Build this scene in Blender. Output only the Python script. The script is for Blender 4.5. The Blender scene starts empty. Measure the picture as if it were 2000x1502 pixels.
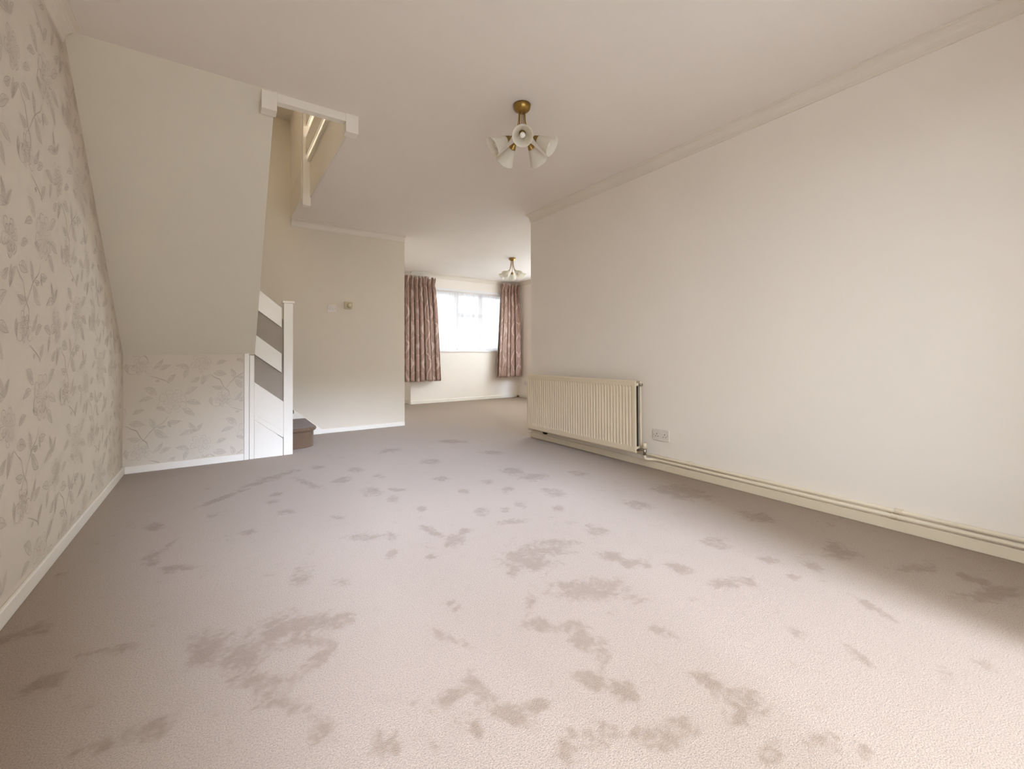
import bpy, bmesh, math, random
import numpy as np
from mathutils import Vector, Matrix

# ------------------------------------------------------------------ camera, world, light, exposure
SC = bpy.context.scene
COL = SC.collection
cam_data = bpy.data.cameras.new('camera')
cam_data.sensor_fit = 'HORIZONTAL'
cam_data.sensor_width = 36.0
cam_data.lens = 848.42 / 2000 * 36.0
cam_data.shift_y = -70.53 / 2000
cam_data.clip_start = 0.02
cam = bpy.data.objects.new('camera', cam_data)
COL.objects.link(cam)
r_, u_, f_ = (0.828177, -0.560446, -0.0048), (-0.003984, -0.01445, 0.999888), (0.560452, 0.828065, 0.0142)
M = Matrix(((r_[0], u_[0], -f_[0], 0), (r_[1], u_[1], -f_[1], 0), (r_[2], u_[2], -f_[2], 0.8924), (0, 0, 0, 1)))
cam.matrix_world = M
SC.camera = cam

SC.view_settings.view_transform = 'Standard'
SC.view_settings.look = 'None'
SC.view_settings.gamma = 1.0
SC.view_settings.use_curve_mapping = False
SC.view_settings.exposure = 0.0
SC.cycles.use_denoising = True
SC.cycles.max_bounces = 14
SC.cycles.diffuse_bounces = 10
SC.cycles.transparent_max_bounces = 12
SC.cycles.sample_clamp_indirect = 6.0
SC.cycles.caustics_reflective = False
SC.cycles.caustics_refractive = False

SKY = 27.0
W = bpy.data.worlds.new('overcast sky')
SC.world = W
W.use_nodes = True
W.node_tree.nodes['Background'].inputs['Color'].default_value = (0.89, 0.96, 1.03, 1)
W.node_tree.nodes['Background'].inputs['Strength'].default_value = SKY

def lamp(name, kind, loc, energy, color, rot=None, **kw):
    d = bpy.data.lights.new(name, kind)
    d.energy = energy
    d.color = color
    for k, v in kw.items():
        setattr(d, k, v)
    o = bpy.data.objects.new(name, d)
    o.location = loc
    if rot is not None:
        o.rotation_euler = rot
    COL.objects.link(o)
    return o
# hazy sun behind the camera, coming in through the tinted patio door
sun_dir = Vector((0.06, 1.0, -math.tan(math.radians(27)))).normalized()
sun = lamp('hazy_sun', 'SUN', (1, -6, 5), 40.0, (0.87, 1.02, 1.36), angle=math.radians(27))
sun.rotation_euler = sun_dir.to_track_quat('-Z', 'Y').to_euler()
# sky portals (no light of their own: they only guide the sky's light through the two openings)
def portal(name, loc, rot, sx, sy):
    o = lamp(name, 'AREA', loc, 1, (1, 1, 1), rot, shape='RECTANGLE', size=sx, size_y=sy)
    o.data.cycles.is_portal = True
    return o
DOOR_X0, DOOR_X1, DOOR_H = -0.14, 2.03, 2.10
portal('patio_portal', ((DOOR_X0 + DOOR_X1) / 2, -0.31, DOOR_H / 2), (math.radians(90), 0, 0), DOOR_X1 - DOOR_X0, DOOR_H)
portal('added_window_portal', (5.42, 5.50, 1.55), (0, math.radians(90), 0), 1.2, 2.8)  # guides sky light through the added side window
portal('window_portal', (4.10, 7.80, 1.55), (math.radians(-90), 0, 0), 1.7, 1.16)
# unseen fill light, added to brighten the stairwell and landing
lamp('landing_fill', 'POINT', (-0.15, 3.3, 4.5), 0.7, (0.95, 0.97, 1.0), shadow_soft_size=0.12)

# ------------------------------------------------------------------ materials
def mat(name, color, rough=0.6, spec=0.3, metallic=0.0):
    m = bpy.data.materials.new(name)
    m.use_nodes = True
    b = m.node_tree.nodes['Principled BSDF']
    b.inputs['Base Color'].default_value = (*color, 1)
    b.inputs['Roughness'].default_value = rough
    b.inputs['Specular IOR Level'].default_value = spec
    b.inputs['Metallic'].default_value = metallic
    return m
def N(m, t, **kw):
    n = m.node_tree.nodes.new(t)
    for k, v in kw.items():
        if k in n.inputs.keys():
            n.inputs[k].default_value = v
        else:
            setattr(n, k, v)
    return n
def LK(m, a, b):
    m.node_tree.links.new(a, b)
def bsdf(m):
    return m.node_tree.nodes['Principled BSDF']
def mottled(m, c0, c1, scale, bump=0.0, bscale=None, detail=4):
    tc = N(m, 'ShaderNodeTexCoord')
    n = N(m, 'ShaderNodeTexNoise', Scale=scale, Detail=detail)
    LK(m, tc.outputs['Object'], n.inputs['Vector'])
    r = N(m, 'ShaderNodeValToRGB')
    r.color_ramp.elements[0].position = 0.3
    r.color_ramp.elements[1].position = 0.7
    r.color_ramp.elements[0].color = (*c0, 1)
    r.color_ramp.elements[1].color = (*c1, 1)
    LK(m, n.outputs['Fac'], r.inputs['Fac'])
    LK(m, r.outputs['Color'], bsdf(m).inputs['Base Color'])
    if bump:
        n2 = N(m, 'ShaderNodeTexNoise', Scale=bscale or scale, Detail=3)
        LK(m, tc.outputs['Object'], n2.inputs['Vector'])
        b = N(m, 'ShaderNodeBump', Strength=bump, Distance=0.002)
        LK(m, n2.outputs['Fac'], b.inputs['Height'])
        LK(m, b.outputs['Normal'], bsdf(m).inputs['Normal'])
    return m
def paint(name, c, bump=0.12, rough=0.75):
    m = mat(name, c, rough, 0.2)
    return mottled(m, tuple(x * 0.985 for x in c), tuple(min(1, x * 1.012) for x in c), 2.2, bump, 160)

MAT = {}
MAT['wall'] = paint('magnolia wall paint', (0.85, 0.80, 0.725))
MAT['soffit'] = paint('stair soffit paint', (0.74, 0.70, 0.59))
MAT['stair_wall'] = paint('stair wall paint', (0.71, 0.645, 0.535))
MAT['ceiling'] = paint('ceiling paint', (0.81, 0.76, 0.695), 0.2)
MAT['cornice'] = paint('cornice paint', (0.77, 0.715, 0.625), 0.05)
MAT['paper'] = paint('wallpaper ground', (0.66, 0.595, 0.50), 0.1)
MAT['gloss'] = mottled(mat('white gloss paint', (0.84, 0.80, 0.72), 0.35, 0.4), (0.83, 0.79, 0.70), (0.85, 0.81, 0.735), 6)
MAT['cream_gloss'] = mottled(mat('cream gloss paint', (0.74, 0.65, 0.495), 0.4, 0.4), (0.73, 0.64, 0.485), (0.75, 0.665, 0.515), 5)
MAT['radiator'] = mottled(mat('cream radiator enamel', (0.71, 0.61, 0.45), 0.38, 0.4), (0.70, 0.60, 0.44), (0.72, 0.625, 0.465), 4)
MAT['infill'] = mottled(mat('taupe infill panel paint', (0.36, 0.31, 0.255), 0.5, 0.3), (0.35, 0.30, 0.245), (0.37, 0.32, 0.265), 5)
MAT['plastic'] = mottled(mat('white switch plastic', (0.74, 0.685, 0.625), 0.35, 0.45), (0.73, 0.675, 0.615), (0.75, 0.695, 0.635), 9)
MAT['beige_plastic'] = mottled(mat('aged beige plastic', (0.58, 0.50, 0.33), 0.4, 0.4), (0.57, 0.49, 0.32), (0.60, 0.52, 0.35), 9)
MAT['dark'] = mottled(mat('dark slot', (0.03, 0.025, 0.02), 0.6, 0.2), (0.025, 0.02, 0.018), (0.04, 0.03, 0.025), 20)
MAT['chrome'] = mottled(mat('dull chrome', (0.42, 0.36, 0.31), 0.35, 0.5, 1.0), (0.40, 0.34, 0.29), (0.45, 0.39, 0.34), 30)
MAT['brass'] = mottled(mat('antique brass', (0.36, 0.23, 0.065), 0.34, 0.5, 1.0), (0.33, 0.21, 0.055), (0.40, 0.26, 0.08), 25)
MAT['rubber'] = mottled(mat('black rubber', (0.012, 0.01, 0.008), 0.6), (0.01, 0.009, 0.008), (0.016, 0.013, 0.01), 12)
MAT['upvc'] = mottled(mat('white window frame', (0.82, 0.82, 0.82), 0.35, 0.4), (0.81, 0.81, 0.81), (0.83, 0.83, 0.83), 5)
MAT['leafprint'] = mottled(mat('printed leaf grey', (0.61, 0.545, 0.46), 0.7, 0.2), (0.585, 0.52, 0.435), (0.635, 0.57, 0.48), 26)
MAT['lineprint'] = mottled(mat('printed grey line', (0.48, 0.425, 0.36), 0.7, 0.2), (0.42, 0.37, 0.31), (0.55, 0.49, 0.42), 14)
MAT['pinkprint'] = mottled(mat('printed mauve line', (0.52, 0.445, 0.385), 0.7, 0.2), (0.46, 0.38, 0.33), (0.585, 0.515, 0.445), 14)
MAT['blocker'] = mottled(mat('light blocking boards', (0.20, 0.15, 0.11), 0.85), (0.17, 0.125, 0.09), (0.24, 0.185, 0.14), 3)  # for the unseen walls added to block sky light
MAT['slab'] = mottled(mat('pale patio paving', (0.45, 0.43, 0.40), 0.8), (0.40, 0.385, 0.36), (0.50, 0.48, 0.45), 3)
MAT['drive'] = mottled(mat('pale concrete drive', (0.52, 0.51, 0.49), 0.85), (0.48, 0.47, 0.45), (0.56, 0.55, 0.53), 4)

def frosted(name):
    m = mat(name, (0.86, 0.83, 0.75), 0.45, 0.4)
    mottled(m, (0.80, 0.765, 0.67), (0.90, 0.88, 0.81), 16, detail=5)
    b = bsdf(m)
    tr = N(m, 'ShaderNodeBsdfTranslucent', Color=(0.90, 0.88, 0.81, 1))
    mx = N(m, 'ShaderNodeMixShader', Fac=0.45)
    out = m.node_tree.nodes['Material Output']
    LK(m, b.outputs[0], mx.inputs[1]); LK(m, tr.outputs[0], mx.inputs[2]); LK(m, mx.outputs[0], out.inputs['Surface'])
    return m
MAT['frosted'] = frosted('frosted alabaster glass')
MAT['bulb'] = mottled(mat('opal bulb', (0.90, 0.86, 0.80), 0.3, 0.5), (0.89, 0.85, 0.79), (0.91, 0.87, 0.81), 10)

def net():
    m = mat('sheer net curtain', (0.93, 0.93, 0.94), 0.8, 0.1)
    b = bsdf(m)
    tc = N(m, 'ShaderNodeTexCoord')
    n = N(m, 'ShaderNodeTexNoise', Scale=9.0, Detail=2)
    LK(m, tc.outputs['Object'], n.inputs['Vector'])
    mr = N(m, 'ShaderNodeMapRange'); mr.inputs[3].default_value = 0.11; mr.inputs[4].default_value = 0.17
    LK(m, n.outputs['Fac'], mr.inputs[0])
    tp = N(m, 'ShaderNodeBsdfTransparent'); tl = N(m, 'ShaderNodeBsdfTranslucent', Color=(0.86, 0.86, 0.87, 1))
    m1 = N(m, 'ShaderNodeMixShader', Fac=0.6); m2 = N(m, 'ShaderNodeMixShader')
    LK(m, b.outputs[0], m1.inputs[1]); LK(m, tl.outputs[0], m1.inputs[2])
    LK(m, mr.outputs[0], m2.inputs[0]); LK(m, m1.outputs[0], m2.inputs[1]); LK(m, tp.outputs[0], m2.inputs[2])
    LK(m, m2.outputs[0], m.node_tree.nodes['Material Output'].inputs['Surface'])
    return m
MAT['net'] = net()
def glass():
    m = mat('window glass', (0.9, 0.92, 0.92), 0.02, 0.5)
    n = N(m, 'ShaderNodeTexNoise', Scale=3.0)
    tp = N(m, 'ShaderNodeBsdfTransparent', Color=(0.95, 0.97, 0.97, 1)); gl = N(m, 'ShaderNodeBsdfGlossy', Roughness=0.02)
    fr = N(m, 'ShaderNodeFresnel', IOR=1.45); mx = N(m, 'ShaderNodeMixShader')
    LK(m, fr.outputs[0], mx.inputs[0]); LK(m, tp.outputs[0], mx.inputs[1]); LK(m, gl.outputs[0], mx.inputs[2])
    LK(m, mx.outputs[0], m.node_tree.nodes['Material Output'].inputs['Surface'])
    return m
MAT['glass'] = glass()

def dimming_glass(name, t):
    m = mat(name, (0.3, 0.3, 0.3), 0.05, 0.5)
    n = N(m, 'ShaderNodeTexNoise', Scale=2.0)
    r = N(m, 'ShaderNodeMapRange'); r.inputs[3].default_value = t - 0.008; r.inputs[4].default_value = t + 0.008
    LK(m, n.outputs['Fac'], r.inputs[0])
    tp = N(m, 'ShaderNodeBsdfTransparent')
    LK(m, r.outputs[0], tp.inputs['Color'])
    LK(m, tp.outputs[0], m.node_tree.nodes['Material Output'].inputs['Surface'])
    return m
MAT['dimming'] = dimming_glass('grey dimming glass', 0.262)  # added tint, cuts the patio light reaching the front room
MAT['side_glass'] = dimming_glass('dimmed side glass', 0.64)  # tint sets how much the added side window brightens the far room
MAT['front_glass'] = dimming_glass('dimmed front glass', 0.34)  # added tint, dims the sky behind the net curtain
def math_node(m, op, a, b=None, c=None):
    n = N(m, 'ShaderNodeMath', operation=op)
    for i, v in enumerate((a, b, c)):
        if v is None: continue
        if isinstance(v, (int, float)): n.inputs[i].default_value = v
        else: LK(m, v, n.inputs[i])
    return n.outputs[0]
def damask():
    m = mat('damask curtain cloth', (0.4, 0.26, 0.21), 0.55, 0.35)
    uv = N(m, 'ShaderNodeUVMap')
    nz = N(m, 'ShaderNodeTexNoise', Scale=9.0, Detail=3)
    LK(m, uv.outputs[0], nz.inputs['Vector'])
    sep = N(m, 'ShaderNodeSeparateXYZ'); LK(m, uv.outputs[0], sep.inputs[0])
    off = math_node(m, 'MULTIPLY', math_node(m, 'SUBTRACT', nz.outputs['Fac'], 0.5), 0.10)
    uu = math_node(m, 'ADD', sep.outputs[0], off); vv = math_node(m, 'ADD', sep.outputs[1], off)
    a = math_node(m, 'COSINE', math_node(m, 'MULTIPLY', uu, 2 * math.pi / 0.36))
    b = math_node(m, 'COSINE', math_node(m, 'MULTIPLY', vv, 2 * math.pi / 0.62))
    f = math_node(m, 'ADD', a, math_node(m, 'MULTIPLY', b, 0.8))
    g = math_node(m, 'ABSOLUTE', f)
    r = N(m, 'ShaderNodeValToRGB')
    e = r.color_ramp.elements
    e[0].position = 0.0; e[0].color = (0.46, 0.33, 0.27, 1)
    e[1].position = 0.16; e[1].color = (0.27, 0.165, 0.12, 1)
    x = e.new(0.09); x.color = (0.44, 0.31, 0.25, 1)
    x = e.new(0.56); x.color = (0.28, 0.17, 0.125, 1)
    x = e.new(0.62); x.color = (0.41, 0.285, 0.23, 1)
    x = e.new(0.70); x.color = (0.30, 0.185, 0.14, 1)
    LK(m, math_node(m, 'DIVIDE', g, 1.8), r.inputs['Fac'])
    LK(m, r.outputs['Color'], bsdf(m).inputs['Base Color'])
    w = N(m, 'ShaderNodeTexNoise', Scale=220.0, Detail=1)
    LK(m, uv.outputs[0], w.inputs['Vector'])
    bp = N(m, 'ShaderNodeBump', Strength=0.15, Distance=0.002)
    LK(m, w.outputs['Fac'], bp.inputs['Height']); LK(m, bp.outputs['Normal'], bsdf(m).inputs['Normal'])
    bsdf(m).inputs['Sheen Weight'].default_value = 0.2
    return m
MAT['damask'] = damask()

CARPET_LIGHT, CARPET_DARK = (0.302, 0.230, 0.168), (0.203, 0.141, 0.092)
def carpet(name, light, dark, marks=True):
    m = mat(name, light, 0.95, 0.05)
    tc = N(m, 'ShaderNodeTexCoord')
    P = tc.outputs['Object']
    n4 = N(m, 'ShaderNodeTexNoise', Scale=48.0, Detail=3, Roughness=0.6, Distortion=0.3); LK(m, P, n4.inputs['Vector'])
    n1 = N(m, 'ShaderNodeTexNoise', Scale=13.0, Detail=7, Roughness=0.68, Distortion=0.5); LK(m, P, n1.inputs['Vector'])
    n2 = N(m, 'ShaderNodeTexNoise', Scale=3.2, Detail=7, Roughness=0.62, Distortion=1.2); LK(m, P, n2.inputs['Vector'])
    n3 = N(m, 'ShaderNodeTexNoise', Scale=1.1, Detail=3, Roughness=0.5, Distortion=0.5); LK(m, P, n3.inputs['Vector'])
    fib = N(m, 'ShaderNodeTexNoise', Scale=270.0, Detail=2, Roughness=0.6); LK(m, P, fib.inputs['Vector'])
    tuft = N(m, 'ShaderNodeTexVoronoi', Scale=320.0); LK(m, P, tuft.inputs['Vector'])
    # pile brushed the wrong way: the listed marks (those by the right wall also deepen its shade) plus scattered small ones, broken up by noise
    base = math_node(m, 'MULTIPLY', math_node(m, 'SUBTRACT', n1.outputs['Fac'], 0.53), 2.6)
    base = math_node(m, 'ADD', base, math_node(m, 'MULTIPLY', math_node(m, 'SUBTRACT', n4.outputs['Fac'], 0.5), 1.3))
    base = math_node(m, 'ADD', base, math_node(m, 'MULTIPLY', math_node(m, 'SUBTRACT', fib.outputs['Fac'], 0.5), 1.1))
    sc = math_node(m, 'MULTIPLY', math_node(m, 'SUBTRACT', n2.outputs['Fac'], 0.585), 3.4)
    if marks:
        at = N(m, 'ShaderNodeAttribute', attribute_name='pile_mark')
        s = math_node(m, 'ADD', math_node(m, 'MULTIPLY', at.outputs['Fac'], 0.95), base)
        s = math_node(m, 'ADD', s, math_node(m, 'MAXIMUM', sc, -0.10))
    else:
        s = math_node(m, 'ADD', math_node(m, 'ADD', base, sc), 0.3)
    mr = N(m, 'ShaderNodeMapRange', interpolation_type='SMOOTHSTEP')
    mr.inputs[1].default_value = 0.15; mr.inputs[2].default_value = 0.95; mr.inputs[4].default_value = 1.0
    LK(m, s, mr.inputs[0])
    fm = math_node(m, 'MULTIPLY', math_node(m, 'SUBTRACT', fib.outputs['Fac'], 0.5), 1.15)
    k = math_node(m, 'ADD', math_node(m, 'MULTIPLY', mr.outputs[0], 0.72), fm)
    k = math_node(m, 'ADD', k, math_node(m, 'MULTIPLY', math_node(m, 'SUBTRACT', n1.outputs['Fac'], 0.45), 0.35))
    k = math_node(m, 'ADD', k, math_node(m, 'MULTIPLY', math_node(m, 'SUBTRACT', n3.outputs['Fac'], 0.5), 0.3))
    mx = N(m, 'ShaderNodeMix', data_type='RGBA')
    mx.inputs[6].default_value = (*light, 1); mx.inputs[7].default_value = (*dark, 1)
    LK(m, k, mx.inputs[0])
    sp = N(m, 'ShaderNodeVectorMath', operation='SCALE')  # tuft to tuft speckle
    LK(m, mx.outputs[2], sp.inputs[0])
    LK(m, math_node(m, 'ADD', math_node(m, 'MULTIPLY', fib.outputs['Fac'], 1.5), 0.25), sp.inputs['Scale'])
    LK(m, sp.outputs[0], bsdf(m).inputs['Base Color'])
    h = math_node(m, 'SUBTRACT', fib.outputs['Fac'], math_node(m, 'MULTIPLY', tuft.outputs['Distance'], 0.6))
    bp = N(m, 'ShaderNodeBump', Strength=0.32, Distance=0.003)
    LK(m, h, bp.inputs['Height']); LK(m, bp.outputs['Normal'], bsdf(m).inputs['Normal'])
    bsdf(m).inputs['Sheen Weight'].default_value = 0.15
    return m
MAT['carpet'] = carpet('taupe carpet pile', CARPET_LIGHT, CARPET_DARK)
MAT['stair_carpet'] = carpet('brown stair carpet', (0.17, 0.112, 0.074), (0.10, 0.062, 0.038), False)

# ------------------------------------------------------------------ mesh helpers
class MB:
    def __init__(s):
        s.v, s.f, s.uv = [], [], None
    def add(s, vs, fs):
        o = len(s.v)
        s.v += [tuple(v) for v in vs]
        s.f += [tuple(i + o for i in f) for f in fs]
        return s
    def box(s, a, b):
        x0, y0, z0 = a; x1, y1, z1 = b
        vs = [(x0, y0, z0), (x1, y0, z0), (x1, y1, z0), (x0, y1, z0), (x0, y0, z1), (x1, y0, z1), (x1, y1, z1), (x0, y1, z1)]
        return s.add(vs, [(3, 2, 1, 0), (4, 5, 6, 7), (0, 1, 5, 4), (1, 2, 6, 5), (2, 3, 7, 6), (3, 0, 4, 7)])
    def prism(s, pts, axis, a, b):
        """polygon pts (2D) extruded along axis from a to b; for axis 0 pts are (y,z), 1 -> (x,z), 2 -> (x,y)"""
        def P(p, t):
            return (t, p[0], p[1]) if axis == 0 else (p[0], t, p[1]) if axis == 1 else (p[0], p[1], t)
        n = len(pts)
        vs = [P(p, a) for p in pts] + [P(p, b) for p in pts]
        return s.add(vs, [tuple(range(n))[::-1], tuple(range(n, 2 * n))] + [(i, (i + 1) % n, n + (i + 1) % n, n + i) for i in range(n)])
    def tube(s, path, r, seg=10, caps=True):
        path = [Vector(p) for p in path]
        rs = r if isinstance(r, (list, tuple)) else [r] * len(path)
        ring, up = [], None
        for i, p in enumerate(path):
            t = (path[min(i + 1, len(path) - 1)] - path[max(i - 1, 0)]).normalized()
            if up is None:
                up = t.orthogonal().normalized()
            up = (up - t * up.dot(t)).normalized()
            w = t.cross(up)
            ring.append([p + (up * math.cos(2 * math.pi * k / seg) + w * math.sin(2 * math.pi * k / seg)) * rs[i] for k in range(seg)])
        vs = [q for rg in ring for q in rg]
        fs = [(i * seg + k, i * seg + (k + 1) % seg, (i + 1) * seg + (k + 1) % seg, (i + 1) * seg + k) for i in range(len(path) - 1) for k in range(seg)]
        if caps:
            fs += [tuple(range(seg))[::-1], tuple(range((len(path) - 1) * seg, len(path) * seg))]
        return s.add(vs, fs)
    def lathe(s, prof, mtx=None, seg=24):
        """prof: (radius, height) list; mtx maps local z-axis shape into place"""
        mtx = mtx or Matrix()
        vs, fs = [], []
        for (r, h) in prof:
            for k in range(seg):
                a = 2 * math.pi * k / seg
                vs.append(mtx @ Vector((r * math.cos(a), r * math.sin(a), h)))
        for i in range(len(prof) - 1):
            for k in range(seg):
                fs.append((i * seg + k, i * seg + (k + 1) % seg, (i + 1) * seg + (k + 1) % seg, (i + 1) * seg + k))
        return s.add(vs, fs)
    def build(s, name, m, parent=None, smooth=False, bevel=0.0, kind=None, label=None):
        me = bpy.data.meshes.new(name)
        me.from_pydata(s.v, [], s.f)
        if not smooth or bevel:
            bm = bmesh.new(); bm.from_mesh(me)
            bmesh.ops.recalc_face_normals(bm, faces=bm.faces)
            bm.to_mesh(me); bm.free()
        me.materials.append(m)
        if smooth:
            me.polygons.foreach_set('use_smooth', [True] * len(me.polygons))
        o = bpy.data.objects.new(name, me)
        COL.objects.link(o)
        if parent is not None:
            put_in(o, parent)
        if bevel:
            b = o.modifiers.new('bevel', 'BEVEL'); b.width = bevel; b.segments = 2; b.limit_method = 'ANGLE'; b.angle_limit = 0.6
            b.harden_normals = False
        if kind: o['kind'] = kind
        if label: o['label'] = label
        return o
def world_loc(o):
    l = Vector(o.location)
    while o.parent:
        o = o.parent; l += Vector(o.location)
    return l
def put_in(o, parent):
    """parent a mesh drawn in world coordinates to an unrotated thing"""
    o.parent = parent
    w = world_loc(parent)
    if o.data is not None and w.length > 0:
        o.data.transform(Matrix.Translation(-w))
def thing(name, label, cat, loc=(0, 0, 0), group=None):
    o = bpy.data.objects.new(name, None)
    o.empty_display_size = 0.05
    o.location = loc
    COL.objects.link(o)
    o['label'] = label; o['category'] = cat
    if group: o['group'] = group
    return o
def tag(o, label, cat, group=None):
    o['label'] = label; o['category'] = cat
    if group: o['group'] = group
    return o
def struct(name, mb, m, **kw):
    return mb.build(name, m, kind='structure', **kw)
def copy_tree(o, parent=None):
    c = o.copy(); COL.objects.link(c); c.parent = parent
    for ch in list(o.children):
        copy_tree(ch, c)
    return c

# ------------------------------------------------------------------ the setting
H = 2.40
XL, XR, Y1, Y2, Y3, XF = -0.596, 2.825, 4.381, 5.336, 7.535, 5.27
YE, XT, YB = 3.80, 1.963, -0.20
UP = 4.90
SOF0, SOF1 = (2.792, H), (Y1, 0.905)          # (y, z) of the sloped soffit's two edges
OX0, OX1, OY0 = 0.265, 0.73, 2.80             # stairwell opening in the ceiling

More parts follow.
